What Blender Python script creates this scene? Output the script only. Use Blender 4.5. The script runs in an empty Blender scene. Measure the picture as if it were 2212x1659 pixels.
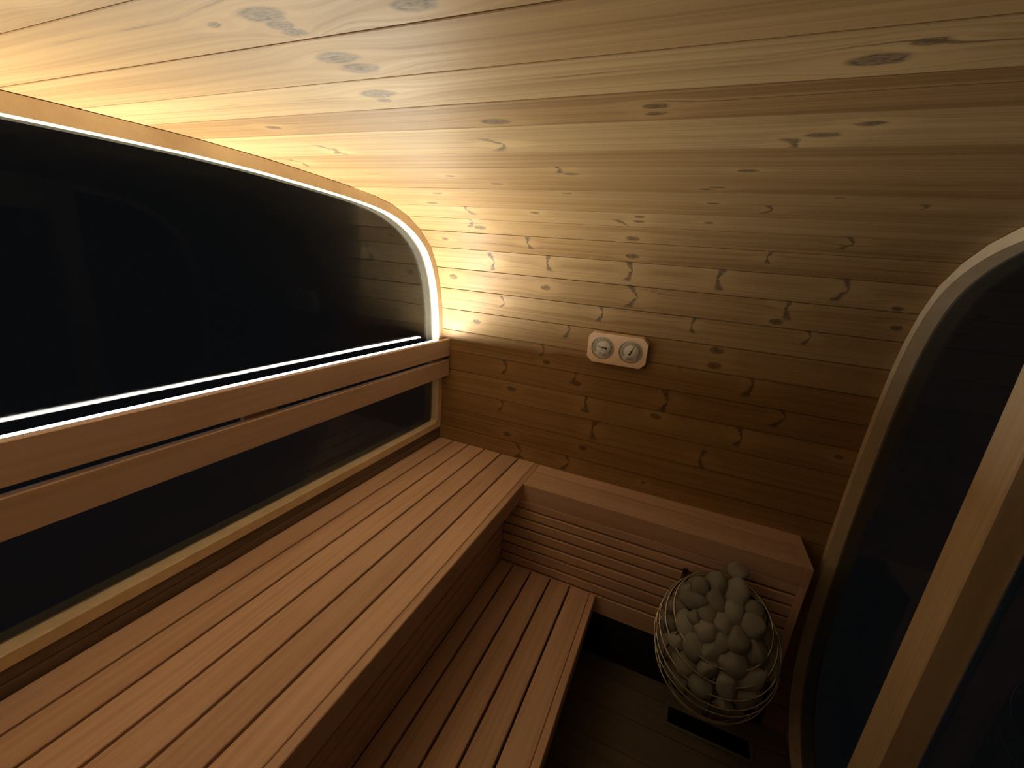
import bpy, bmesh, math, random
import numpy as np
from mathutils import Matrix, Vector

sc = bpy.context.scene
COL = sc.collection
random.seed(7)
ZS = 0.765            # bench-top coordinates are measured from the bench top; the floor lies ZS below it

# ------------------------------------------------------------------ camera, world, exposure
cam_d = bpy.data.cameras.new('camera'); cam = bpy.data.objects.new('camera', cam_d); COL.objects.link(cam)
cam_d.sensor_fit = 'HORIZONTAL'; cam_d.sensor_width = 36.0; cam_d.lens = 895.27 / 2212 * 36.0
cam_d.clip_start = 0.01; cam_d.clip_end = 60
def cam_axes(yaw, p, r):
    f = Vector((math.sin(yaw)*math.cos(p), math.cos(yaw)*math.cos(p), math.sin(p)))
    rt = Vector((math.cos(yaw), -math.sin(yaw), 0)); up = rt.cross(f)
    c, s = math.cos(r), math.sin(r)
    return c*rt + s*up, -s*rt + c*up, f
rt, up, fw = cam_axes(-0.3860, -0.2779, 0.0905)
m = Matrix((rt, up, -fw)).transposed().to_4x4()
m.translation = Vector((1.1530, -1.8373, 0.9511 + ZS))
cam.matrix_world = m
sc.camera = cam

LED_STRENGTH = 410.0
LED_COLOR = (1.0, 0.94, 0.77, 1)
world = bpy.data.worlds.new('night'); sc.world = world; world.use_nodes = True
world.node_tree.nodes['Background'].inputs[0].default_value = (0.92, 0.96, 1.0, 1)
world.node_tree.nodes['Background'].inputs[1].default_value = 0.010
vs = sc.view_settings
vs.view_transform = 'Standard'; vs.look = 'None'; vs.gamma = 1.0; vs.exposure = 0.0; vs.use_curve_mapping = False
sc.cycles.max_bounces = 8; sc.cycles.diffuse_bounces = 5; sc.cycles.glossy_bounces = 4
sc.cycles.transparent_max_bounces = 16; sc.cycles.use_denoising = True

# ------------------------------------------------------------------ node helpers and materials
class NT:
    def __init__(s, name):
        s.m = bpy.data.materials.new(name); s.m.use_nodes = True; s.t = s.m.node_tree
        s.t.nodes.clear(); s.out = s.t.nodes.new('ShaderNodeOutputMaterial')
    def n(s, typ, **kw):
        nd = s.t.nodes.new('ShaderNode' + typ)
        for k, v in kw.items(): setattr(nd, k, v)
        return nd
    def put(s, sock, v):
        if isinstance(v, bpy.types.NodeSocket): s.t.links.new(v, sock)
        elif v is not None: sock.default_value = v
    def math(s, op, a, b=None, c=None, clamp=False):
        nd = s.n('Math', operation=op, use_clamp=clamp)
        for i, v in enumerate((a, b, c)):
            if v is not None: s.put(nd.inputs[i], v)
        return nd.outputs[0]
    def comb(s, x, y, z):
        nd = s.n('CombineXYZ')
        for i, v in enumerate((x, y, z)): s.put(nd.inputs[i], v)
        return nd.outputs[0]
    def sep(s, v):
        nd = s.n('SeparateXYZ'); s.put(nd.inputs[0], v); return nd.outputs
    def noise(s, vec, scale=1.0, detail=2.0, rough=0.5, dist=0.0):
        nd = s.n('TexNoise'); s.put(nd.inputs['Vector'], vec)
        nd.inputs['Scale'].default_value = scale; nd.inputs['Detail'].default_value = detail
        nd.inputs['Roughness'].default_value = rough; nd.inputs['Distortion'].default_value = dist
        return nd.outputs[0]
    def smooth(s, v, a, b, lo=0.0, hi=1.0):
        nd = s.n('MapRange', interpolation_type='SMOOTHSTEP'); s.put(nd.inputs[0], v)
        for i, x in enumerate((a, b, lo, hi)): s.put(nd.inputs[1+i], x)
        return nd.outputs[0]
    def lin(s, v, a, b, lo=0.0, hi=1.0):
        nd = s.n('MapRange'); s.put(nd.inputs[0], v)
        for i, x in enumerate((a, b, lo, hi)): s.put(nd.inputs[1+i], x)
        return nd.outputs[0]
    def mix(s, f, a, b, blend='MIX'):
        nd = s.n('Mix', data_type='RGBA', blend_type=blend)
        s.put(nd.inputs[0], f)
        s.put(nd.inputs[6], a if isinstance(a, bpy.types.NodeSocket) else tuple(a) + (1,) * (4 - len(a)))
        s.put(nd.inputs[7], b if isinstance(b, bpy.types.NodeSocket) else tuple(b) + (1,) * (4 - len(b)))
        return nd.outputs[2]
    def scale_col(s, col, f):
        nd = s.n('VectorMath', operation='SCALE'); s.put(nd.inputs[0], col); s.put(nd.inputs[3], f); return nd.outputs[0]
    def bsdf(s, col, rough=0.5, metal=0.0, bump=None, bstr=0.2, bdist=0.002, spec=0.5):
        b = s.n('BsdfPrincipled'); s.put(b.inputs['Base Color'], col if isinstance(col, bpy.types.NodeSocket) else tuple(col) + (1,) * (4 - len(col)))
        s.put(b.inputs['Roughness'], rough); b.inputs['Metallic'].default_value = metal
        b.inputs['Specular IOR Level'].default_value = spec
        if bump is not None:
            bn = s.n('Bump'); bn.inputs['Strength'].default_value = bstr; bn.inputs['Distance'].default_value = bdist
            s.put(bn.inputs['Height'], bump); s.t.links.new(bn.outputs[0], b.inputs['Normal'])
        s.t.links.new(b.outputs[0], s.out.inputs[0]); return b

def mat_pine(name, light, dark, knots=6):
    k = NT(name)
    co = k.n('TexCoord').outputs['Object']; rnd = k.n('ObjectInfo').outputs['Random']
    u, v, w = k.sep(co)
    seed = k.math('MULTIPLY', rnd, 37.0)
    wob = k.noise(k.comb(k.math('MULTIPLY', u, 60), k.math('MULTIPLY', v, 60), seed), 1.0, 2)
    wob = k.math('SUBTRACT', wob, 0.5)
    speck = k.noise(k.comb(k.math('MULTIPLY', u, 130), k.math('MULTIPLY', v, 420), seed), 1.0, 3)
    u2 = k.math('MULTIPLY_ADD', wob, 0.016, u); v2 = k.math('MULTIPLY_ADD', wob, 0.007, v)
    mask = None; halo = None; defl = None
    for i in range(knots):
        a = k.n('Attribute', attribute_type='OBJECT', attribute_name='knot_%d' % i)
        u0, v0, sz = k.sep(a.outputs['Vector']); lean = a.outputs['Alpha']
        du = k.math('SUBTRACT', u2, u0); dv = k.math('SUBTRACT', v2, v0); av = k.math('ABSOLUTE', dv)
        sz1 = k.math('MAXIMUM', sz, 0.0001)
        # oval knot
        r = k.math('DIVIDE', k.math('SQRT', k.math('ADD', k.math('MULTIPLY', k.math('MULTIPLY', du, du), 0.28), k.math('MULTIPLY', dv, dv))), sz1)
        mA = k.smooth(r, 1.05, 0.55)
        mA = k.math('MULTIPLY', mA, k.math('ADD', k.lin(k.math('SINE', k.math('MULTIPLY_ADD', wob, 9.0, k.math('MULTIPLY', r, 11.0))), -1, 1, 0.70, 1.0), k.lin(speck, 0.42, 0.62, -0.18, 0.12)))
        # pair of spike knots leaning out from the pith
        e = k.math('ABSOLUTE', k.math('MULTIPLY_ADD', av, lean, du))
        wd = k.math('MULTIPLY_ADD', av, 0.36, k.math('MULTIPLY', sz1, 0.2))
        mB = k.smooth(k.math('DIVIDE', e, wd), 1.1, 0.35)
        mB = k.math('MULTIPLY', mB, k.lin(speck, 0.35, 0.65, 0.45, 1.15))
        ext = k.math('MULTIPLY', sz1, 3.3)
        mB = k.math('MULTIPLY', mB, k.smooth(k.math('DIVIDE', av, ext), 1.0, 0.75))
        isB = k.math('GREATER_THAN', k.math('ABSOLUTE', lean), 0.01)
        mk = k.math('MULTIPLY', k.math('ADD', k.math('MULTIPLY', mA, k.math('SUBTRACT', 1.0, isB)), k.math('MULTIPLY', mB, isB)), k.math('GREATER_THAN', sz, 0.001))
        hl = k.math('MULTIPLY', k.smooth(r, 3.6, 0.6), k.math('GREATER_THAN', sz, 0.001))
        df = k.math('MULTIPLY', hl, k.math('MULTIPLY', dv, 0.7))
        mask = mk if mask is None else k.math('MAXIMUM', mask, mk)
        halo = hl if halo is None else k.math('MAXIMUM', halo, hl)
        defl = df if defl is None else k.math('ADD', defl, df)
    bend = k.noise(k.comb(k.math('MULTIPLY', u, 1.6), k.math('MULTIPLY', v, 9), seed), 1.0, 1)
    g = k.math('ADD', k.math('SUBTRACT', v, defl), k.math('MULTIPLY', bend, 0.030))
    rings = k.noise(k.comb(k.math('MULTIPLY', u, 0.5), k.math('MULTIPLY', g, 150), seed), 1.0, 3, 0.6)
    broad = k.noise(k.comb(k.math('MULTIPLY', u, 0.8), k.math('MULTIPLY', g, 28), k.math('ADD', seed, 5)), 1.0, 2)
    fine = k.noise(k.comb(k.math('MULTIPLY', u, 18), k.math('MULTIPLY', v, 700), seed), 1.0, 2)
    f = k.smooth(k.math('ADD', k.math('MULTIPLY', rings, 0.65), k.math('MULTIPLY', broad, 0.45)), 0.40, 0.74)
    col = k.mix(f, light, dark)
    col = k.mix(k.lin(fine, 0.3, 0.7, 0.0, 0.22), col, dark)
    pale = tuple(min(1, c*1.22) for c in light)
    col = k.mix(k.math('MULTIPLY', halo, 0.40), col, pale)
    col = k.mix(k.math('MULTIPLY', mask, k.lin(wob, -0.3, 0.3, 0.78, 1.0)), col, (0.070, 0.055, 0.040))
    # dark pith streak running along some boards
    pa = k.n('Attribute', attribute_type='OBJECT', attribute_name='pith')
    pv = k.math('ABSOLUTE', k.math('SUBTRACT', k.math('MULTIPLY_ADD', wob, 0.003, g), pa.outputs['Fac']))
    ps = k.math('MULTIPLY', k.smooth(pv, 0.0022, 0.0005), k.smooth(k.noise(k.comb(k.math('MULTIPLY', u, 4), 0.0, seed), 1.0, 2), 0.46, 0.62))
    col = k.mix(k.math('MULTIPLY', ps, 0.75), col, (0.10, 0.06, 0.03))
    tone = k.n('Attribute', attribute_type='OBJECT', attribute_name='tone').outputs['Fac']
    col = k.scale_col(col, tone)
    col = k.mix(k.lin(tone, 0.75, 1.12, 0.75, 0.0), col, k.mix(1.0, col, (1.05, 0.88, 0.72), 'MULTIPLY'))
    rough = k.lin(rings, 0.3, 0.7, 0.40, 0.52)
    k.bsdf(col, rough, bump=k.math('SUBTRACT', rings, k.math('MULTIPLY', mask, 0.8)), bstr=0.16, bdist=0.0012, spec=0.24)
    return k.m

def mat_wood(name, light, dark, along='x', rough=0.5, ring=90, tone=(0.86, 1.08), layers=False, iso=False):
    k = NT(name)
    co = k.n('TexCoord').outputs['Object']; rnd = k.n('ObjectInfo').outputs['Random']
    x, y, z = k.sep(co); seed = k.math('MULTIPLY', rnd, 53.0)
    yz = k.math('ADD', y, k.math('MULTIPLY', z, 0.7))
    bend = k.noise(k.comb(k.math('MULTIPLY', x, 1.5), k.math('MULTIPLY', yz, 7), seed), 1.0, 1)
    g = k.math('MULTIPLY_ADD', bend, 0.04, yz)
    a = k.noise(k.comb(k.math('MULTIPLY', x, 0.9), k.math('MULTIPLY', g, ring), seed), 1.0, 3)
    b = k.noise(k.comb(k.math('MULTIPLY', x, 26), k.math('MULTIPLY', yz, 520), seed), 1.0, 2)
    c = k.noise(k.comb(k.math('MULTIPLY', x, 2.2), k.math('MULTIPLY', yz, 14), seed), 1.0, 2)
    if iso:      # rotary-cut veneer: no running grain
        a = k.noise(co, 22, 3); b = k.noise(co, 420, 2); c = k.noise(co, 5, 2)
    f = k.smooth(k.math('ADD', k.math('MULTIPLY', a, 0.6), k.math('MULTIPLY', c, 0.45)), 0.38, 0.72, 0.0, 0.5 if iso else 1.0)
    col = k.mix(f, light, dark)
    col = k.mix(k.lin(b, 0.35, 0.75, 0.0, 0.30), col, dark)
    if layers:   # plywood veneers seen on the edge
        ly = k.noise(k.comb(k.math('MULTIPLY', k.sep(k.n('NewGeometry').outputs['Position'])[0], 330), k.math('MULTIPLY', yz, 1.2), 3.0), 1.0, 2)
        nx = k.math('ABSOLUTE', k.sep(k.n('NewGeometry').outputs['Normal'])[0])
        col = k.mix(k.math('MULTIPLY', k.smooth(ly, 0.50, 0.66, 0.0, 0.6), k.math('SUBTRACT', 1.0, nx)), col, dark)
    # small dark flecks
    fl = k.noise(k.comb(k.math('MULTIPLY', x, 9), k.math('MULTIPLY', yz, 60), k.math('ADD', seed, 9)), 1.0, 1)
    col = k.mix(k.smooth(fl, 0.80, 0.88, 0.0, 0.7), col, tuple(q*0.35 for q in dark))
    col = k.scale_col(col, k.lin(k.math('FRACT', k.math('MULTIPLY', rnd, 11.3)), 0, 1, *tone))
    k.bsdf(col, rough, bump=a, bstr=0.08, bdist=0.001, spec=0.4)
    return k.m

def mat_plain(name, col, rough=0.5, metal=0.0, spec=0.5):
    k = NT(name); n = k.noise(k.n('TexCoord').outputs['Object'], 40, 2)
    c = k.scale_col(k.mix(0.0, col, col), k.lin(n, 0.3, 0.7, 0.9, 1.08)); k.bsdf(c, rough, metal, spec=spec); return k.m

def mat_glass(name, tint, refl=1.0):
    k = NT(name); fr = k.n('Fresnel'); fr.inputs[0].default_value = 1.36
    tr = k.n('BsdfTransparent'); tr.inputs[0].default_value = tint + (1,)
    gl = k.n('BsdfGlossy'); gl.inputs['Roughness'].default_value = 0.0
    sm = k.noise(k.n('TexCoord').outputs['Object'], 3.0, 3)
    k.put(gl.inputs['Roughness'], k.lin(sm, 0.3, 0.8, 0.0, 0.004))
    mx = k.n('MixShader'); k.put(mx.inputs[0], k.math('MULTIPLY', fr.outputs[0], refl)); k.t.links.new(tr.outputs[0], mx.inputs[1]); k.t.links.new(gl.outputs[0], mx.inputs[2])
    k.t.links.new(mx.outputs[0], k.out.inputs[0]); return k.m

def mat_stone(name):
    k = NT(name); co = k.n('TexCoord').outputs['Object']; rnd = k.n('ObjectInfo').outputs['Random']
    n1 = k.noise(co, 30, 4, 0.65); n2 = k.noise(co, 160, 3, 0.7)
    col = k.mix(k.lin(n1, 0.3, 0.7), (0.21, 0.215, 0.215), (0.34, 0.35, 0.345))
    col = k.mix(k.smooth(n2, 0.58, 0.72, 0, 0.5), col, (0.10, 0.09, 0.08))
    col = k.scale_col(col, k.lin(rnd, 0, 1, 0.75, 1.15))
    k.bsdf(col, 0.85, bump=k.math('ADD', n1, k.math('MULTIPLY', n2, 0.4)), bstr=0.45, bdist=0.004, spec=0.2); return k.m

def mat_emit(name, col, strength):
    k = NT(name); e = k.n('Emission'); e.inputs[0].default_value = col; e.inputs[1].default_value = strength
    k.t.links.new(e.outputs[0], k.out.inputs[0]); return k.m

M = dict(
    pine=mat_pine('pine_planks', (0.390, 0.274, 0.140), (0.262, 0.168, 0.079)),
    bench=mat_wood('bench_alder', (0.655, 0.46, 0.365), (0.525, 0.345, 0.26), rough=0.48),
    back=mat_wood('backrest_alder', (0.54, 0.41, 0.36), (0.45, 0.33, 0.28), rough=0.5),
    ply=mat_wood('frame_birch', (0.78, 0.655, 0.48), (0.58, 0.46, 0.315), rough=0.5, ring=140, layers=True, iso=True, tone=(0.97, 1.03)),
    post=mat_wood('post_spruce', (0.80, 0.65, 0.46), (0.68, 0.53, 0.35), rough=0.5, ring=120),
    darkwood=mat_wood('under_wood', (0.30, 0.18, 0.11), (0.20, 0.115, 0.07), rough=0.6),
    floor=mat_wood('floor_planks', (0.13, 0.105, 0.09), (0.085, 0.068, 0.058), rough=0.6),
    gauge=mat_wood('gauge_pine', (0.90, 0.69, 0.495), (0.80, 0.58, 0.39), rough=0.45, ring=160, tone=(1.0, 1.0)),
    skin=mat_plain('shell_board', (0.30, 0.20, 0.12), 0.8),
    steel=mat_plain('steel_wire', (0.62, 0.58, 0.52), 0.30, 1.0),
    alu=mat_plain('aluminium', (0.6, 0.6, 0.6), 0.4, 1.0),
    black=mat_plain('black_metal', (0.012, 0.012, 0.013), 0.5),
    void=mat_plain('black_void', (0.004, 0.004, 0.004), 0.9, spec=0.1),
    greyframe=mat_plain('grey_frame', (0.11, 0.105, 0.10), 0.55),
    glass=mat_glass('window_glass', (0.55, 0.57, 0.59), 0.27),
    clear=mat_glass('gauge_glass', (0.99, 0.99, 0.99), 1.0),
    dial=mat_plain('dial_paper', (0.95, 0.93, 0.86), 0.5),
    ink=mat_plain('dial_ink', (0.02, 0.018, 0.015), 0.5),
    inkgrey=mat_plain('dial_grey', (0.60, 0.58, 0.51), 0.5),
    yellow=mat_plain('dial_yellow', (0.72, 0.66, 0.42), 0.5),
    green=mat_plain('dial_green', (0.58, 0.60, 0.42), 0.5),
    lowplank=mat_wood('low_planks', (0.19, 0.145, 0.12), (0.12, 0.09, 0.075), rough=0.6),  # dark grey-brown boards, with the shade below the sill darkened into their colour
    shade=mat_plain('underbench_shade', (0.02, 0.018, 0.016), 0.8, spec=0.1),  # near-black colour standing in for the shade under the side bench
    stone=mat_stone('olivine_stone'),
    led=mat_emit('led_diffuser', LED_COLOR, LED_STRENGTH),
    glint=mat_emit('glint_emission', (0.9, 0.25, 0.75, 1), 0.35),  # emission painted in for small pink glints on the heater
)

# ------------------------------------------------------------------ mesh helpers
def obj(name, me, mat=None, parent=None):
    if isinstance(me, bmesh.types.BMesh):
        bm = me; me = bpy.data.meshes.new(name); bmesh.ops.recalc_face_normals(bm, faces=bm.faces); bm.to_mesh(me); bm.free()
    if mat is not None and not me.materials: me.materials.append(M[mat])
    o = bpy.data.objects.new(name, me); COL.objects.link(o)
    if parent is not None: o.parent = parent
    return o
def empty(name, loc=(0, 0, 0)):
    o = bpy.data.objects.new(name, None); o.location = loc; o.empty_display_size = 0.05; COL.objects.link(o); return o
def tag(o, label, cat, group=None):
    o['label'] = label; o['category'] = cat
    if group: o['group'] = group
    return o
def struct(o, label=None):
    o['kind'] = 'structure'
    if label: o['label'] = label
    return o
def smooth(o):
    for p in o.data.polygons: p.use_smooth = True
    return o
def prism(pts, x0, x1):
    """polygon pts (y,z) extruded from x0 to x1"""
    bm = bmesh.new()
    a = [bm.verts.new((x0, y, z)) for y, z in pts]; b = [bm.verts.new((x1, y, z)) for y, z in pts]
    bm.faces.new(a); bm.faces.new(b[::-1]); n = len(pts)
    for i in range(n): bm.faces.new((a[i], b[i], b[(i+1) % n], a[(i+1) % n]))
    return bm
_cache = {}
def bar_mesh(L, Wd, T, ch, mat):
    key = (round(L, 4), round(Wd, 4), round(T, 4), ch, mat)
    if key not in _cache:
        y, z, c = Wd/2, T/2, ch
        pts = [(-y+c, -z), (y-c, -z), (y, -z+c), (y, z-c), (y-c, z), (-y+c, z), (-y, z-c), (-y, -z+c)]
        bm = prism(pts, -L/2, L/2); bmesh.ops.recalc_face_normals(bm, faces=bm.faces)
        me = bpy.data.meshes.new('bar'); bm.to_mesh(me); bm.free(); me.materials.append(M[mat]); _cache[key] = me
    return _cache[key]
def bar(name, mat, parent, x, y, z, axis='x', ch=0.0015):
    """chamfered board filling the box x=(a,b) y=(a,b) z=(a,b); grain along axis"""
    c = Vector(((x[0]+x[1])/2, (y[0]+y[1])/2, (z[0]+z[1])/2))
    dx, dy, dz = x[1]-x[0], y[1]-y[0], z[1]-z[0]
    if axis == 'x': L, Wd, T, rot = dx, dy, dz, (0, 0, 0)
    elif axis == 'y': L, Wd, T, rot = dy, dx, dz, (0, 0, math.pi/2)
    else: L, Wd, T, rot = dz, dy, dx, (0, -math.pi/2, 0)
    o = bpy.data.objects.new(name, bar_mesh(L, Wd, T, ch, mat)); COL.objects.link(o)
    o.rotation_euler = rot
    o.location = c - (parent.location if parent else Vector((0, 0, 0)))
    if parent: o.parent = parent
    return o

# ------------------------------------------------------------------ cross-section of the sauna (y, z at plank joints)
HALF = [(-.965, 1.174), (-.855, 1.171), (-.747, 1.167), (-.639, 1.162), (-.53, 1.154), (-.422, 1.139), (-.321, 1.109), (-.23, 1.065),
        (-.148, 1.001), (-.091, .913), (-.054, .817), (-.032, .716), (-.019, .609), (-.011, .502), (-.006, .399), (-.002, .290), (0, .182),
        (0, .08), (-.002, -.02), (-.006, -.12), (-.012, -.22), (-.019, -.319), (-.032, -.426), (-.054, -.527), (-.091, -.623), (-.148, -.711),
        (-.23, -.775), (-.321, -.819), (-.422, -.849), (-.53, -.864), (-.639, -.872), (-.747, -.877), (-.855, -.881), (-.965, -.884)]
YC = -1.044
LEFT = [(2*YC - y, z) for y, z in HALF][::-1]          # mirrored, bottom to top
RING = LEFT + HALF                                     # from bottom, up the near side, over the ceiling, down the far side
NR = len(RING)
X0, X1 = -0.07, 1.92                                   # plank ends
XF, XG = 0.004, -0.034                                 # window frame face, window glass
XD, XDG = 1.820, 1.860                                 # door-wall frame face, its glass
FLOOR = -0.765

def inset(poly, d):
    """polygon (closed) moved inwards by d"""
    n = len(poly); out = []
    area = sum(poly[i][0]*poly[(i+1) % n][1] - poly[(i+1) % n][0]*poly[i][1] for i in range(n))
    s = 1 if area > 0 else -1
    for i in range(n):
        p, q, r = Vector(poly[i-1]), Vector(poly[i]), Vector(poly[(i+1) % n])
        e1, e2 = (q-p).normalized(), (r-q).normalized()
        n1, n2 = Vector((-e1.y, e1.x))*s, Vector((-e2.y, e2.x))*s
        b = (n1+n2).normalized(); out.append(tuple(q + b*(d/max(0.3, b.dot(n1)))))
    return out
def clip(poly, axis, val, keep_less):
    out = []; n = len(poly)
    ins = lambda p: (p[axis] <= val) == keep_less
    for i in range(n):
        a, b = poly[i], poly[(i+1) % n]
        if ins(a): out.append(a)
        if ins(a) != ins(b):
            t = (val-a[axis])/(b[axis]-a[axis]); out.append((a[0]+t*(b[0]-a[0]), a[1]+t*(b[1]-a[1])))
    return out
def densify(poly, k=3):
    """smooth closed Catmull-Rom through poly"""
    n = len(poly); out = []
    for i in range(n):
        p0, p1, p2, p3 = [Vector(poly[(i+j) % n]) for j in (-1, 0, 1, 2)]
        for s in range(k):
            t = s/k
            q = 0.5*((2*p1) + (p2-p0)*t + (2*p0-5*p1+4*p2-p3)*t*t + (3*p1-p0-3*p2+p3)*t**3)
            out.append(tuple(q))
    return out
def ring_frame(outer, inner, x0, x1):
    """closed frame between two polygons of equal length"""
    bm = bmesh.new(); n = len(outer)
    vs_ = [[bm.verts.new((x, p[0], p[1])) for p in poly] for poly, x in ((outer, x1), (inner, x1), (inner, x0), (outer, x0))]
    for i in range(n):
        j = (i+1) % n
        for a in range(4):
            b = (a+1) % 4; bm.faces.new((vs_[a][i], vs_[a][j], vs_[b][j], vs_[b][i]))
    return bm

# ------------------------------------------------------------------ walls and ceiling: individual planks
KN = {   # plank number counted from the ceiling towards the far wall : (distance from the window, offset, size, oval or spike)
 2: [(0.726, 0.0, 0.014, 'A'), (0.726, 0.022, 0.009, 'A'), (0.725, 0.037, 0.008, 'A'), (0.656, 0.002, 0.006, 'A'), (0.883, 0.025, 0.012, 'A')],
 3: [(0.72, -0.01, 0.015, 'A'), (0.726, 0.022, 0.014, 'A')],
 4: [(0.685, -0.007, 0.015, 'A'), (0.676, 0.018, 0.007, 'A'), (1.272, 0.011, 0.014, 'A'), (1.300, -0.020, 0.008, 'A')],
 5: [(0.321, 0.002, 0.01, 'A'), (0.802, 0.029, 0.014, 'A'), (1.058, -0.003, 0.01, 'A'), (1.055, 0.027, 0.008, 'A')],
 6: [(0.314, 0.027, 0.01, 'B'), (0.761, 0.023, 0.012, 'B'), (0.309, 0.054, 0.01, 'B'), (1.282, 0.013, 0.012, 'A'), (1.327, -0.03, 0.01, 'A'), (1.258, 0.068, 0.012, 'B')],
 7: [(0.089, 0.004, 0.01, 'B')],
 8: [(0.484, 0.025, 0.009, 'A'), (0.834, 0.001, 0.01, 'A'), (0.82, -0.040, 0.01, 'B'), (1.203, -0.027, 0.01, 'A')],
 9: [(0.591, -0.005, 0.01, 'A'), (1.154, 0.002, 0.009, 'A'), (1.13, 0.021, 0.009, 'A')],
 10: [(0.31, 0.01, 0.011, 'A'), (0.769, -0.025, 0.008, 'A'), (1.153, 0.045, 0.009, 'A'), (1.411, -0.038, 0.006, 'A'), (1.595, 0.042, 0.01, 'B')],
 11: [(0.211, 0.021, 0.012, 'A'), (1.30, -0.02, 0.01, 'B')],
 12: [(0.325, -0.031, 0.012, 'B'), (0.594, -0.027, 0.009, 'A'), (0.95, -0.027, 0.009, 'A'), (0.944, 0.008, 0.009, 'A'), (0.905, 0.045, 0.012, 'B'), (1.152, -0.004, 0.008, 'A')],
 13: [(0.317, 0.006, 0.014, 'A'), (0.302, -0.034, 0.012, 'B'), (0.916, 0.023, 0.014, 'A'), (1.547, -0.02, 0.01, 'B')],
 14: [(0.106, -0.006, 0.01, 'A'), (0.499, -0.015, 0.01, 'B'), (0.914, 0.018, 0.013, 'A'), (1.347, -0.023, 0.008, 'B')],
 15: [(0.317, -0.001, 0.013, 'B'), (0.566, -0.02, 0.011, 'B'), (0.915, -0.015, 0.013, 'B'), (1.218, -0.015, 0.014, 'B'), (1.61, -0.016, 0.014, 'B'), (1.759, 0.04, 0.009, 'A')],
 16: [(0.086, -0.01, 0.012, 'A'), (0.552, -0.006, 0.012, 'A'), (0.945, -0.008, 0.014, 'B'), (1.458, -0.030, 0.014, 'B'), (1.443, 0.029, 0.012, 'A'), (1.784, 0.003, 0.009, 'A')],
 17: [(0.351, -0.017, 0.008, 'B'), (0.813, -0.023, 0.011, 'B'), (1.163, -0.021, 0.009, 'B'), (1.563, -0.03, 0.009, 'B')],
 18: [(0.202, -0.008, 0.011, 'A'), (0.674, -0.035, 0.012, 'B'), (1.276, -0.036, 0.014, 'A'), (1.278, 0.026, 0.014, 'A')],
 19: [(0.56, -0.030, 0.009, 'B'), (0.577, 0.028, 0.01, 'A'), (1.429, -0.027, 0.015, 'B')],
 20: [(0.375, -0.016, 0.011, 'B'), (0.725, -0.034, 0.011, 'B'), (0.732, -0.002, 0.012, 'A'), (1.133, 0.001, 0.015, 'B'), (1.566, -0.027, 0.014, 'B')],
 21: [(0.408, -0.017, 0.013, 'A'), (0.781, -0.032, 0.012, 'B'), (0.787, 0.014, 0.012, 'A'), (1.097, -0.028, 0.012, 'A'), (1.438, -0.013, 0.012, 'B'), (1.768, -0.017, 0.009, 'A')],
 22: [(0.372, -0.031, 0.01, 'B'), (0.83, -0.009, 0.014, 'B'), (1.306, 0.01, 0.012, 'B')],
 23: [(0.403, 0.017, 0.012, 'A'), (0.801, -0.011, 0.012, 'A')],
}
shell = inset(RING, -0.020)
shell_o = inset(RING, -0.045)
def shell_piece(name, i0, i1):
    bm = bmesh.new(); rows = []
    for i in range(i0, i1+1):
        rows.append([bm.verts.new((x, p[0], p[1])) for p, x in ((shell[i], X0), (shell[i], X1), (shell_o[i], X1), (shell_o[i], X0))])
    for a, b in zip(rows, rows[1:]):
        for k in range(4): bm.faces.new((a[k], a[(k+1) % 4], b[(k+1) % 4], b[k]))
    bm.faces.new(rows[0]); bm.faces.new(rows[-1][::-1])
    return struct(obj(name, bm, 'skin'))
nL = len(LEFT)
CE0, CE1 = nL-1-7, nL+7                 # ceiling spans between these joints
wall_near = shell_piece('wall_near', 3, CE0)
ceiling = shell_piece('ceiling', CE0, CE1)
wall_far = shell_piece('wall_far', CE1, NR-4)
_pl = {}
def plank_mesh(w, L):
    key = (round(w, 3), round(L, 3))
    if key not in _pl:
        h, T = w/2, 0.018
        pts = [(-h+.0003, T), (-h+.0003, .0055), (-h+.0013, .0055), (-h+.0013, .0008), (-h+.0022, 0), (h-.0022, 0), (h-.0013, .0008), (h-.0013, .0055), (h-.0003, .0055), (h-.0003, T)]
        bm = prism(pts, -L/2, L/2); bmesh.ops.recalc_face_normals(bm, faces=bm.faces)
        me = bpy.data.meshes.new('plank'); bm.to_mesh(me); bm.free(); me.materials.append(M['pine']); _pl[key] = me
    return _pl[key]
rk = random.Random(3)
TONES = {1: .95, 2: .92, 3: .95, 4: 1.12, 5: .80, 6: 1.14, 7: .90, 8: .94, 9: .84, 10: .97, 11: .90, 12: .98, 13: .92, 14: .86, 15: 1.0, 16: .93, 17: 1.02, 18: .94, 19: .86, 20: .80, 21: .92, 22: .84, 23: .78, 24: .86, 25: .80}
base_i = nL - 7                          # joint that plank number 0 starts at
def set_knots(o, lst, rr):
    for i in range(6):
        if i < len(lst):
            u, v, s, t = lst[i]
            lean = 0.0 if t == 'A' else rr.choice((0.55, 0.75, 0.4, -0.3))
            o['knot_%d' % i] = (u, v, s*1.2, lean)
        else: o['knot_%d' % i] = (9.0, 9.0, 0.0, 0.0)
    o['pith'] = rr.choice((9.0, 9.0, 0.0, rr.uniform(-.02, .02)))
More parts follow.
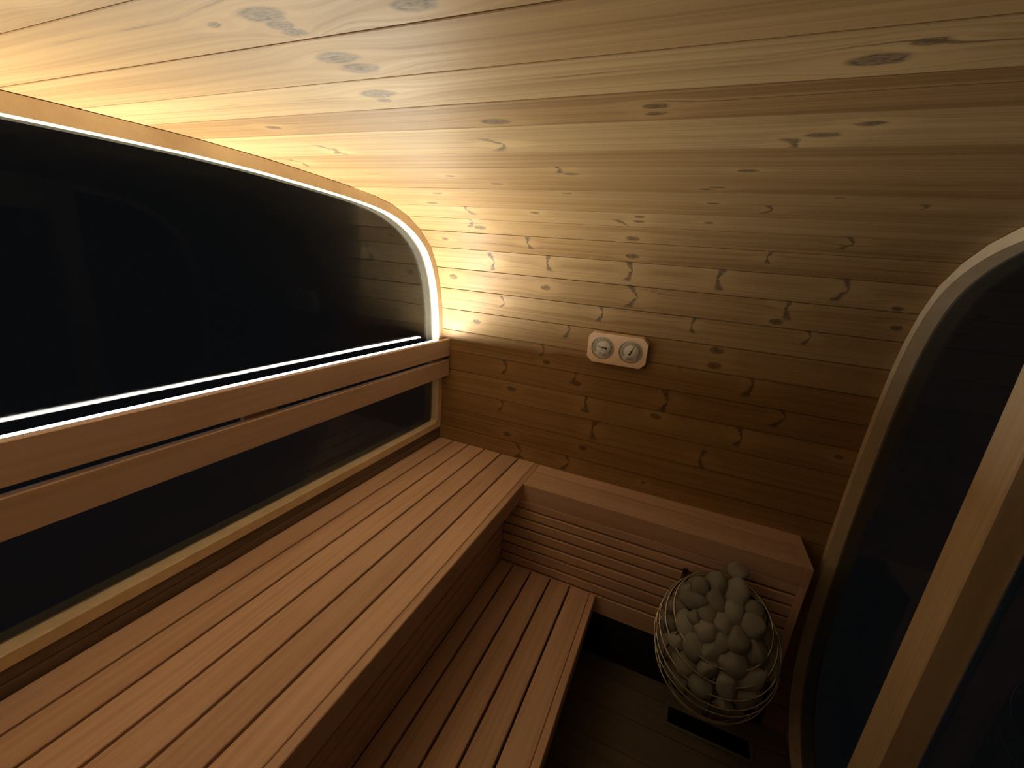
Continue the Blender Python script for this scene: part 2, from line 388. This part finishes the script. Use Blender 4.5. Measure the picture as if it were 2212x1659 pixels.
for i in range(3, NR-4):
    a, b = Vector(RING[i]), Vector(RING[i+1])
    e = (b-a); w = e.length; e.normalize()
    par = ceiling if CE0 <= i < CE1 else (wall_near if i < CE0 else wall_far)
    o = bpy.data.objects.new('plank', plank_mesh(w, X1-X0)); COL.objects.link(o); o.parent = par
    mid = (a+b)/2
    ex, ey = Vector((1, 0, 0)), Vector((0, e.x, e.y)); ez = ex.cross(ey)
    # planks sit a hair proud or back of each other
    off = rk.uniform(0.0, 0.0012)
    mm = Matrix((ex, ey, ez)).transposed().to_4x4(); mm.translation = Vector(((X0+X1)/2, mid.x, mid.y)) + ez*off
    o.matrix_world = mm
    num = i - base_i
    if num in KN: lst = [(u-(X0+X1)/2, v, s, t) for u, v, s, t in KN[num]]
    else:
        lst = [(rk.uniform(-.9, .9), rk.uniform(-.03, .03), rk.uniform(.007, .014), rk.choice('AAB')) for _ in range(rk.randint(2, 4))]
    set_knots(o, lst, rk)
    o['tone'] = TONES.get(num, rk.uniform(.80, 1.02))

# ------------------------------------------------------------------ floor
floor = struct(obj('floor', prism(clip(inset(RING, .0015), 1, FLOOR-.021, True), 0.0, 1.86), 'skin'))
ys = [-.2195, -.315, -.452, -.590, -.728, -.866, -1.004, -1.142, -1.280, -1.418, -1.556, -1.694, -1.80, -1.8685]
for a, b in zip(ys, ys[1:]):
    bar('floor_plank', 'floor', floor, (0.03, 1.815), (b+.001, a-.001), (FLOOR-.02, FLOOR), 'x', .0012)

# ------------------------------------------------------------------ window end
dense = densify(RING, 3)
SILL0, SILL1 = .064, .0995
def arch(poly, z):                        # part of the ring above z, closed below
    return clip(poly, 1, z, False)
outer_ring = inset(densify(RING, 1), 0.0008)
inner_ring = densify(inset(RING, 0.036), 1)
k3o = []; k3i = []
inn_s = densify(inset(RING, 0.036), 3)
for i in range(NR):                        # straight facets outside, smooth curve inside
    for s in range(3):
        p, q = Vector(outer_ring[i]), Vector(outer_ring[(i+1) % NR]); k3o.append(tuple(p.lerp(q, s/3)))
        k3i.append(inn_s[i*3+s])
def half_frame(zcut, x0, x1):
    """open frame following the ring above zcut"""
    idx = [j for j in range(len(k3o)) if k3o[j][1] > zcut]
    # order starting at near side bottom, going over the top
    st = next(j for j in idx if (j-1) % len(k3o) not in idx)
    seq = []; j = st
    while j in set(idx): seq.append(j); j = (j+1) % len(k3o)
    o_ = [k3o[j] for j in seq]; i_ = [k3i[j] for j in seq]
    o_ = [(o_[0][0], zcut)] + o_ + [(o_[-1][0], zcut)]; i_ = [(i_[0][0], zcut)] + i_ + [(i_[-1][0], zcut)]
    bm = bmesh.new(); n = len(o_)
    vs_ = [[bm.verts.new((x, p[0], p[1])) for p in poly] for poly, x in ((o_, x1), (i_, x1), (i_, x0), (o_, x0))]
    for i in range(n-1):
        for a in range(4):
            b = (a+1) % 4; bm.faces.new((vs_[a][i], vs_[a][i+1], vs_[b][i+1], vs_[b][i]))
    bm.faces.new([vs_[a][0] for a in range(4)]); bm.faces.new([vs_[a][-1] for a in range(4)][::-1])
    return bm
def auto_smooth(o, ang=35):
    me = o.data
    for p in me.polygons: p.use_smooth = True
    bm = bmesh.new(); bm.from_mesh(me)
    for e in bm.edges:
        if len(e.link_faces) == 2 and e.calc_face_angle(0) > math.radians(ang): e.smooth = False
    bm.to_mesh(me); bm.free(); return o

window_1 = struct(auto_smooth(obj('window_1', half_frame(SILL1, -0.075, XF), 'ply')), 'arched birch plywood window frame around dark glass')
bar('sill_rail', 'ply', window_1, (-.075, XF), (-2.0852, -.0028), (SILL0, SILL1), 'y', .002)
for sgn, yc in ((1, -.039), (-1, -2.049)):   # small rounded fillets in the lower corners
    bm = bmesh.new(); R = .022; arc = [(yc - sgn*R*(1-math.sin(t)), SILL1 + R*(1-math.cos(t))) for t in [math.pi/2*k/5 for k in range(6)]]
    pts = [(yc+sgn*.0, SILL1)] + arc
    pts = [(yc, SILL1), (yc, SILL1+R)] + [(yc - sgn*R*(1-math.cos(t)), SILL1 + R*(1-math.sin(t))) for t in [math.pi/2*k/6 for k in range(1, 6)]] + [(yc - sgn*R, SILL1)]
    obj('corner_fillet', prism(pts, XG+.0005, XF-.0006), 'ply', window_1)
pane_poly = clip(densify(inset(RING, 0.030), 2), 1, SILL1-.006, False)
obj('pane', prism(pane_poly, XG-.006, XG), 'glass', window_1)

wall_left = struct(bpy.data.objects.new('wall_left', None)); COL.objects.link(wall_left)
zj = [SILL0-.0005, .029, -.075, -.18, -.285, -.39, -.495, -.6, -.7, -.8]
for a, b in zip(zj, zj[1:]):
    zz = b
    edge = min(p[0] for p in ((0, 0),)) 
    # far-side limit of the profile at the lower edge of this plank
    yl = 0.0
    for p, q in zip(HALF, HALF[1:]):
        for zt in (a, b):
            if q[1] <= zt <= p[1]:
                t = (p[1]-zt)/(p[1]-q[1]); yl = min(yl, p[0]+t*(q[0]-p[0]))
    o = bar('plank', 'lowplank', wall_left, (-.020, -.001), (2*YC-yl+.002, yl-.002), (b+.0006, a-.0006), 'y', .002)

# ------------------------------------------------------------------ door end
window_2 = struct(auto_smooth(obj('window_2', ring_frame(k3o, k3i, XD, XD+.085), 'ply')), 'curved birch plywood frame around the glazed door wall')
PY = [(-.607, -.711), (2*YC+.711, 2*YC+.607)]
inn2 = densify(inset(RING, 0.0365), 3)
def prism_obj(name, poly, x0, x1, mat, par): return obj(name, prism(poly, x0, x1), mat, par)
def zrange(poly, y):
    zs = []
    for p, q in zip(poly, poly[1:]+poly[:1]):
        if (p[0]-y)*(q[0]-y) <= 0 and p[0] != q[0]: zs.append(p[1]+(y-p[0])/(q[0]-p[0])*(q[1]-p[1]))
    return min(zs), max(zs)
for a, b in PY:
    zlo = max(zrange(inn2, a)[0], zrange(inn2, b)[0]); zhi = min(zrange(inn2, a)[1], zrange(inn2, b)[1])
    bar('door_post', 'post', window_2, (XD, XD+.070), (min(a, b), max(a, b)), (max(zlo, FLOOR), zhi), 'z', .003)
HZ = 1.013
ztop = min(zrange(inn2, -.8)[1], zrange(inn2, -1.04)[1])
bar('door_header', 'post', window_2, (XD+.0005, XD+.0695), (PY[1][1]+.0005, PY[0][1]-.0005), (HZ, ztop-.001), 'y', .003)
pp = densify(inset(RING, 0.032), 2)
obj('pane', prism(clip(pp, 0, -.6075, False), XDG, XDG+.006), 'glass', window_2)
obj('pane', prism(clip(pp, 0, 2*YC+.6075, True), XDG, XDG+.006), 'glass', window_2)
door_1 = struct(empty('door_1', (1.87, -.716, FLOOR+.03)), 'dark glass door between pale wooden posts')
o = obj('glass_leaf', prism([(-.713, FLOOR+.02), (2*YC+.713, FLOOR+.02), (2*YC+.713, HZ-.002), (-.713, HZ-.002)], 1.888, 1.896), 'glass'); o.parent = door_1; o.location = -door_1.location
bar('door_handle', 'post', door_1, (1.84, 1.87), (-1.345, -1.315), (.0, .35), 'z', .004)
for zz in (.15-.0, .2): bar('handle_mount', 'black', door_1, (1.87, 1.888), (-1.338, -1.322), (zz, zz+.02), 'x', .001)
bar('threshold', 'post', window_2, (XD, XD+.068), (PY[1][1]+.0005, PY[0][1]-.0005), (FLOOR-.02, FLOOR+.015), 'y', .003)

# ------------------------------------------------------------------ backrest and LED strip
YB0, YB1 = -2.072, -.0135
backrest = tag(empty('backrest', (.02, YC, .37)), 'two reddish wooden backrest boards mounted across the big window', 'backrest')
bar('upper_board', 'back', backrest, (.026, .050), (YB0, YB1), (.473, .5615), 'y', .002)
bar('lower_board', 'back', backrest, (.026, .050), (YB0, YB1-.004), (.368, .454), 'y', .002)
for y0, y1 in ((-.132, -.030), (-1.094, -.987), (-2.058, -1.956)):
    bar('spacer_block', 'back', backrest, (XF+.0005, .0255), (y0, y1), (.375, .552), 'z', .001)
led = tag(empty('led_strip', (.0145, YC, .553)), 'thin white glowing light strip along the top of the backrest', 'light')
bar('channel', 'alu', led, (.0065, .0240), (-2.000, -.090), (.5525, .5574), 'y', .0004)
for y0 in (-2.0025, -.0895): bar('end_cap', 'alu', led, (.0065, .0240), (y0, y0+.002), (.5525, .5622), 'y', .0003)
bm = prism([(.0070*math.cos(t), .5580+.0036*math.sin(t)) for t in [math.pi*k/6 for k in range(7)]], -.9545, .9545)
o = obj('diffuser', bm, 'led', led)
o.rotation_euler = (0, 0, math.pi/2); o.location = Vector((.0152, -1.045, 0)) - led.location

# ------------------------------------------------------------------ benches
G = [0.0913, .1857, .2841, .3811, .4801]
ub = tag(empty('upper_bench', (.3, YC, 0)), 'long upper wooden slatted bench under the window', 'bench')
xs = [.003] + [g for g in G] + [.5732]
for i in range(6):
    a = xs[i] + (.0038 if i else 0); b = xs[i+1] - (.0038 if i < 5 else .0004)
    bar('seat_board', 'bench', ub, (a, b), (-2.082, -.0035), (-.026, 0), 'y', .0022)
bar('front_fascia', 'bench', ub, (.5744, .600), (-2.080, -.2305 if False else -.0035), (-.084, 0), 'y', .0025)
for y in (-.20, -.75, -1.30, -1.85):
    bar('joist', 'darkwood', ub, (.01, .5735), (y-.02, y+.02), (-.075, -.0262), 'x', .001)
for z1, z0 in ((-.0885, -.1285), (-.134, -.1775), (-.183, -.2285), (-.234, -.2830), (-.2885, -.3340), (-.3395, -.3880), (-.3935, -.4370)):
    bar('riser_slat', 'bench', ub, (.503, .5225), (-2.05, -.2325), (z0, z1), 'y', .0022)
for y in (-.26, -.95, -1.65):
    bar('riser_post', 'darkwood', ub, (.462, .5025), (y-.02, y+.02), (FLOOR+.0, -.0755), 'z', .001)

lb = tag(empty('lower_bench', (.76, -1.1, -.44)), 'low wooden foot bench stepping down in front of the upper bench', 'bench')
LX = [.5235, .5945, .6882, .7844, .8794, .9719]
for i in range(5):
    a = LX[i] + (.0042 if i else 0); b = LX[i+1] - (.0042 if i < 4 else .0004)
    bar('seat_board', 'bench', lb, (a, b), (-2.02, -.2335), (-.4645, -.4385), 'y', .0022)
bar('front_fascia', 'bench', lb, (.9731, .999), (-2.02, -.2335), (-.536, -.4385), 'y', .0025)
for y in (-.42, -1.1, -1.8):
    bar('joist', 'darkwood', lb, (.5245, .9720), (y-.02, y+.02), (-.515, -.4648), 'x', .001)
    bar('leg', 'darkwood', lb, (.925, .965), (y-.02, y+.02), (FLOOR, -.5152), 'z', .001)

sb = tag(empty('side_bench', (1.2, -.12, 0)), 'narrow wooden bench box along the knotty wall behind the heater', 'bench')
YS = -.2293
bar('top_board', 'bench', sb, (.6008, 1.6998), (-.0868, -.0035), (-.026, 0), 'x', .0022)
bar('top_board', 'bench', sb, (.6008, 1.6998), (-.1975, -.0945), (-.026, 0), 'x', .0022)
bar('front_fascia', 'bench', sb, (.6008, 1.6998), (YS, -.1990), (-.084, 0), 'x', .0025)
bar('end_fascia', 'bench', sb, (1.7004, 1.729), (YS, -.0065), (-.084, 0), 'y', .0025)
for z1, z0 in ((-.0848, -.1245), (-.1330, -.1735), (-.1820, -.2255), (-.2340, -.2800), (-.2885, -.3305), (-.3390, -.3850), (-.3935, -.4350)):
    bar('front_slat', 'bench', sb, (.5235, 1.6998), (YS, YS+.019), (z0, z1), 'x', .0036)
bar('base_board', 'bench', sb, (.5235, 1.6998), (YS, YS+.019), (-.535, -.4435), 'x', .0036)
bar('shade_board', 'shade', sb, (.53, 1.727), (-.2275, -.2215), (FLOOR+.0005, -.5355), 'x', .0005)  # added dark sheet: stands for the shade in the open space below the panel
bar('corner_post', 'bench', sb, (1.7004, 1.729), (YS, YS+.045), (-.535, -.0845), 'z', .0022)
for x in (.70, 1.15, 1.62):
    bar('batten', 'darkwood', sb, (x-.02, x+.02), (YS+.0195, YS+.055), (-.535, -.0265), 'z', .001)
for z in (-.18, -.34, -.49):
    bar('end_slat', 'bench', sb, (1.705, 1.724), (YS+.046, -.075), (z-.06, z+.06), 'y', .002)

# ------------------------------------------------------------------ thermometer and hygrometer
gx, gz = .8935, .6455
tl = math.atan2(.013, .107)                       # the wall leans inwards here
gauge = tag(empty('sauna_thermometer', (gx, -.0245, gz)), 'octagonal wooden thermometer and hygrometer plaque with two round dials', 'thermometer')
gauge.rotation_euler = (tl, 0, 0)
def octa(hw, hh, c): return [(-hw+c, -hh), (hw-c, -hh), (hw, -hh+c), (hw, hh-c), (hw-c, hh), (-hw+c, hh), (-hw, hh-c), (-hw, -hh+c)]
def plate(name, hw, hh, c, y0, y1, holes, mat):
    """octagon in xz, from y0 (back) to y1 (front), with round through-holes"""
    bm = bmesh.new(); sy = (y0, y1)
    loops = [octa(hw, hh, c)] + [[(cx+r*math.cos(t), cz+r*math.sin(t)) for t in [2*math.pi*k/40 for k in range(40)]] for cx, cz, r in holes]
    for y in sy:
        es = []
        for lp in loops:
            v = [bm.verts.new((x, y, z)) for x, z in lp]
            es += [bm.edges.new((v[i], v[(i+1) % len(v)])) for i in range(len(v))]
        bmesh.ops.triangle_fill(bm, use_beauty=True, edges=es)
    bm.verts.ensure_lookup_table(); n = len(bm.verts)//2; k = 0
    for lp in loops:
        m_ = len(lp)
        for i in range(m_):
            j = (i+1) % m_
            bm.faces.new((bm.verts[k+i], bm.verts[k+j], bm.verts[n+k+j], bm.verts[n+k+i]))
        k += m_
    return obj(name, bm, mat, gauge)
DC = [(-.0595, .001), (.0595, .0005)]
HWG, HHG = .1265, .0675
plate('back_plate', HWG, HHG, .0235, -.0015, -.0125, [], 'gauge')
plate('groove', HWG-.004, HHG-.004, .0225, -.0125, -.0155, [(x, z, .046) for x, z in DC], 'darkwood')
plate('front_plate', HWG-.0015, HHG-.0015, .0230, -.0155, -.0300, [(x, z, .0500) for x, z in DC], 'gauge')
def disc(name, cx, cz, r, y, mat, par, seg=40, thick=.001):
    bm = bmesh.new(); bmesh.ops.create_cone(bm, cap_ends=True, segments=seg, radius1=r, radius2=r, depth=thick)
    bmesh.ops.rotate(bm, verts=bm.verts, matrix=Matrix.Rotation(math.pi/2, 3, 'X')); bmesh.ops.translate(bm, verts=bm.verts, vec=(cx, y, cz))
    return obj(name, bm, mat, par)
def sector(bm, cx, cz, r0, r1, a0, a1, y, n):
    vs_ = [[bm.verts.new((cx+r*math.cos(a), y, cz+r*math.sin(a))) for r in (r0, r1)] for a in [a0+(a1-a0)*k/n for k in range(n+1)]]
    for p, q in zip(vs_, vs_[1:]): bm.faces.new((p[0], p[1], q[1], q[0]))
def text_mesh(txt, size, cx, cz, y, mat, par, name):
    cu = bpy.data.curves.new('t', 'FONT'); cu.body = txt; cu.size = size; cu.align_x = 'CENTER'; cu.align_y = 'CENTER'; cu.offset = size*.012
    to = bpy.data.objects.new('t', cu); COL.objects.link(to)
    dg = bpy.context.evaluated_depsgraph_get(); me = bpy.data.meshes.new_from_object(to.evaluated_get(dg)); bpy.data.objects.remove(to)
    me.transform(Matrix.Translation((cx, y, cz)) @ Matrix.Rotation(math.pi/2, 4, 'X')); me.materials.clear(); me.materials.append(M[mat])
    return obj(name, me, None, par)
D2R = math.radians
for (cx, cz), kind in zip(DC, ('thermometer', 'hygrometer')):
    dl = disc('dial', cx, cz, .0492, -.0215, 'dial', gauge); dl['label'] = 'pale round %s dial' % kind
    yf = -.02212
    bm = bmesh.new(); sector(bm, cx, cz, .0285, .0400, D2R(68), D2R(112), yf, 12); obj('scale_band', bm, 'yellow', dl)
    bm = bmesh.new(); sector(bm, cx, cz, .0285, .0400, D2R(112), D2R(140), yf, 8); sector(bm, cx, cz, .031, .038, D2R(-38), D2R(66), yf, 24); obj('scale_band', bm, 'inkgrey', dl)
    bm = bmesh.new(); sector(bm, cx, cz, .0305, .0400, D2R(142), D2R(212), yf, 16); obj('scale_band', bm, 'green', dl)
    bm = bmesh.new()
    for k in range(11):
        a = D2R(212 - k*25.0)
        sector(bm, cx, cz, .0285, .0445 if k % 2 == 0 else .041, a-.014, a+.014, yf-.0001, 1)
    for k in range(51):
        a = D2R(212 - k*5.0); sector(bm, cx, cz, .0345, .0385, a-.007, a+.007, yf-.0001, 1)
    sector(bm, cx, cz, .0384, .0388, D2R(-38), D2R(212), yf-.0001, 50)
    obj('tick_marks', bm, 'ink', dl)
    for k in range(0, 11, 2):
        a = D2R(212 - k*25.0)
        text_mesh(str((20 if kind == 'thermometer' else 0)+k*(12 if kind == 'thermometer' else 10)), .0048, cx+.0258*math.cos(a), cz+.0258*math.sin(a), yf-.0001, 'ink', dl, 'scale_number') if False else None
    if kind == 'thermometer': text_mesh('°C', .0075, cx-.002, cz-.0145, yf-.0001, 'ink', dl, 'lettering')
    text_mesh(kind.upper(), .0047, cx, cz-.0255, yf-.0001, 'ink', dl, 'lettering')
    text_mesh('SAUNA', .0085, cx, cz-.0335, yf-.0001, 'ink', dl, 'lettering')
    an = D2R(172 if kind == 'thermometer' else 66)
    d, q = Vector((math.cos(an), 0, math.sin(an))), Vector((-math.sin(an), 0, math.cos(an)))
    bm = bmesh.new(); pts = [(.034, .0003), (.005, .0011), (-.006, .0011), (-.0125, .0052), (-.0160, .0040), (-.0172, 0), (-.0160, -.0040), (-.0125, -.0052), (-.006, -.0011), (.005, -.0011), (.034, -.0003)]
    for y in (yf-.0018, yf-.0024): bm.faces.new([bm.verts.new(Vector((cx, y, cz)) + d*a + q*b) for a, b in pts])
    bm.verts.ensure_lookup_table(); n = len(pts)
    for i in range(n): bm.faces.new((bm.verts[i], bm.verts[(i+1) % n], bm.verts[n+(i+1) % n], bm.verts[n+i]))
    nd = obj('needle', bm, 'ink', dl)
    disc('needle_hub', cx, cz, .0042, yf-.0021, 'ink', nd, 20, .003); disc('hub_pin', cx, cz, .0014, yf-.0038, 'dial', nd, 12, .0006)
    bm = bmesh.new(); rows = []
    for ri in range(9):        # shallow domed cover glass
        rr_ = .0490*ri/8; yv = -.0255 - .0120*(1-(ri/8)**2)
        rows.append([bm.verts.new((cx+rr_*math.cos(t), yv, cz+rr_*math.sin(t))) for t in [2*math.pi*k/40 for k in range(40)]] if ri else [bm.verts.new((cx, yv, cz))])
    for k in range(40): bm.faces.new((rows[0][0], rows[1][k], rows[1][(k+1) % 40]))
    for p_, q_ in zip(rows[1:], rows[2:]):
        for k in range(40): bm.faces.new((p_[k], q_[k], q_[(k+1) % 40], p_[(k+1) % 40]))
    smooth(obj('glass_cover', bm, 'clear', gauge))

# ------------------------------------------------------------------ heater with wire basket
HX, HY = 1.447, -.45
SL = 0.65; TA = math.atan(SL)
RG = [(-.150, .1555), (-.186, .177), (-.214, .193), (-.246, .1985), (-.268, .2015), (-.318, .190), (-.352, .172), (-.385, .145), (-.414, .105)]
heater = tag(empty('sauna_heater', (HX, HY, -.42)), 'wire basket sauna heater filled with grey stones', 'heater')
def torus_mesh(R, r, n=72, k=8):
    bm = bmesh.new(); rows = []
    for i in range(n):
        a = 2*math.pi*i/n; rows.append([bm.verts.new(((R+r*math.cos(b))*math.cos(a), (R+r*math.cos(b))*math.sin(a), r*math.sin(b))) for b in [2*math.pi*j/k for j in range(k)]])
    for i in range(n):
        for j in range(k): bm.faces.new((rows[i][j], rows[(i+1) % n][j], rows[(i+1) % n][(j+1) % k], rows[i][(j+1) % k]))
    return bm
for z0, R in RG:
    o = smooth(obj('wire_ring', torus_mesh(R, .0025), 'steel', heater))
    o.location = Vector((HX, HY, z0)) - heater.location; o.rotation_euler = (TA, 0, 0)
def radius_at(z0):
    zs = [-.45] + [r[0] for r in RG][::-1] + [-.10, -.06]; rs_ = [.04] + [r[1] for r in RG][::-1] + [.11, .04]
    return float(np.interp(z0, zs, rs_))
def surf(ang, z0, extra=0.0):
    R = radius_at(z0) + extra
    return Vector((HX + R*math.cos(ang), HY + R*math.sin(ang)*math.cos(TA), z0 + R*math.sin(ang)*math.sin(TA)))
def tube(path, r, k=6):
    bm = bmesh.new(); rows = []
    for i, p in enumerate(path):
        t = (path[min(i+1, len(path)-1)] - path[max(i-1, 0)]).normalized()
        a = t.cross(Vector((0.3, 1, 0.2))).normalized(); b = t.cross(a)
        rows.append([bm.verts.new(p + r*(math.cos(x)*a + math.sin(x)*b)) for x in [2*math.pi*j/k for j in range(k)]])
    for p, q in zip(rows, rows[1:]):
        for j in range(k): bm.faces.new((p[j], p[(j+1) % k], q[(j+1) % k], q[j]))
    bm.faces.new(rows[0]); bm.faces.new(rows[-1][::-1]); return bm
for deg in (35, 95, 145, 215, 270, 325):
    pth = [surf(D2R(deg), z, -.0045) - heater.location for z in np.linspace(-.414, -.150, 12)]
    smooth(obj('upright_rod', tube(pth, .0025), 'black', heater))
for x0 in (1.318, 1.552):
    bar('wall_bracket', 'black', heater, (x0, x0+.018), (-.292, YS-.0005), (-.228, -.160), 'z', .001)
bar('base_box', 'black', heater, (HX-.075, HX+.075), (HY-.07, HY+.07), (-.475, -.425), 'x', .006)
for dx in (-.05, 0, .05):
    smooth(obj('heating_element', tube([Vector((HX+dx, HY-.02, z)) - heater.location for z in (-.43, -.34, -.25)], .005), 'black', heater))
gl = disc('pink_glint', 0, 0, .006, 0, 'glint', heater, 12, .002); gl.location = Vector((HX-.048, HY-.068, -.215)) - heater.location  # made-up glowing disc imitating a pink glint, not a lamp

# stones: pressed together inside the basket, heaped over its slanted rim
rs = np.random.RandomState(11); NS = 90
rad = rs.uniform(.029, .048, NS)
P = np.stack([HX + rs.uniform(-.15, .15, NS), HY + rs.uniform(-.12, .12, NS), -.27 + rs.uniform(-.14, .14, NS)], 1)
ct = math.cos(TA)
for it in range(260):
    D = P[:, None] - P[None]; dist = np.linalg.norm(D, axis=2) + np.eye(NS); need = (rad[:, None] + rad[None])*0.90
    ov = np.maximum(0, need - dist)*(1-np.eye(NS))
    P += 0.28*(D/dist[..., None]*ov[..., None]).sum(1)
    dx, dy = P[:, 0]-HX, P[:, 1]-HY; z0 = P[:, 2] - SL*dy
    z0c = np.clip(z0, -.425 + rad*0.6, -.150 + .020)
    P[:, 2] += z0c - z0
    R = np.array([radius_at(z) for z in z0c]) - rad*1.06 - .006
    rr = np.sqrt(dx**2 + (dy/ct)**2) + 1e-9; s = np.minimum(1, np.maximum(R, .01)/rr)
    P[:, 0] = HX + dx*s; ny = dy*s; P[:, 1] = HY + ny; P[:, 2] = z0c + SL*ny
smeshes = []
for q in range(9):
    bm = bmesh.new(); bmesh.ops.create_icosphere(bm, subdivisions=3, radius=1.0)
    r2 = random.Random(100+q); dirs = [Vector((r2.gauss(0, 1), r2.gauss(0, 1), r2.gauss(0, 1))).normalized() for _ in range(9)]
    cut = [r2.uniform(.64, .93) for _ in dirs]; sx = (r2.uniform(1.08, 1.35), r2.uniform(.9, 1.05), r2.uniform(.74, .92))
    for v in bm.verts:
        p = v.co.copy()
        for d, c in zip(dirs, cut):
            h = p.dot(d)
            if h > c: p -= d*(h-c)*0.82
        v.co = Vector((p.x*sx[0], p.y*sx[1], p.z*sx[2]))
    me = bpy.data.meshes.new('heater_stone'); bm.to_mesh(me); bm.free(); me.materials.append(M['stone'])
    for p in me.polygons: p.use_smooth = True
    smeshes.append(me)
rq = random.Random(5)
for i in range(NS):
    o = bpy.data.objects.new('heater_stone', smeshes[i % 9]); COL.objects.link(o)
    o.location = P[i]; o.rotation_euler = (rq.uniform(0, 6.3), rq.uniform(0, 6.3), rq.uniform(0, 6.3)); o.scale = (rad[i]*1.08,)*3
    tag(o, 'rounded grey sauna stone packed in the wire basket heater', 'stone', 'stones in the sauna heater')
for k_, (p, r, lb_) in enumerate([((1.487, -.312, -.048), .036, 'single grey stone lying highest on the pile, against the bench panel')]):
    o = bpy.data.objects.new('heater_stone', smeshes[4]); COL.objects.link(o); o.location = p; o.scale = (r,)*3; o.rotation_euler = (.3, .2, .4)
    tag(o, lb_, 'stone', 'stones in the sauna heater')

# ------------------------------------------------------------------ floor vent under the heater
vent = tag(empty('floor_vent', (1.524, -.358, FLOOR)), 'black rectangular vent slot in the floor below the heater', 'vent')
bar('slot', 'void', vent, (1.375, 1.673), (-.394, -.324), (FLOOR+.0002, FLOOR+.003), 'x', .0004)
for y0, y1 in ((-.408, -.3945), (-.3235, -.310)):
    bar('vent_frame', 'greyframe', vent, (1.361, 1.687), (y0, y1), (FLOOR+.0002, FLOOR+.006), 'x', .001)
for x0, x1 in ((1.361, 1.3745), (1.6735, 1.687)):
    bar('vent_frame', 'greyframe', vent, (x0, x1), (-.3943, -.3237), (FLOOR+.0002, FLOOR+.006), 'y', .001)

# ------------------------------------------------------------------ lift everything so that the floor lies at z = 0
for o in bpy.data.objects:
    if o.parent is None and o is not cam: o.location.z += ZS
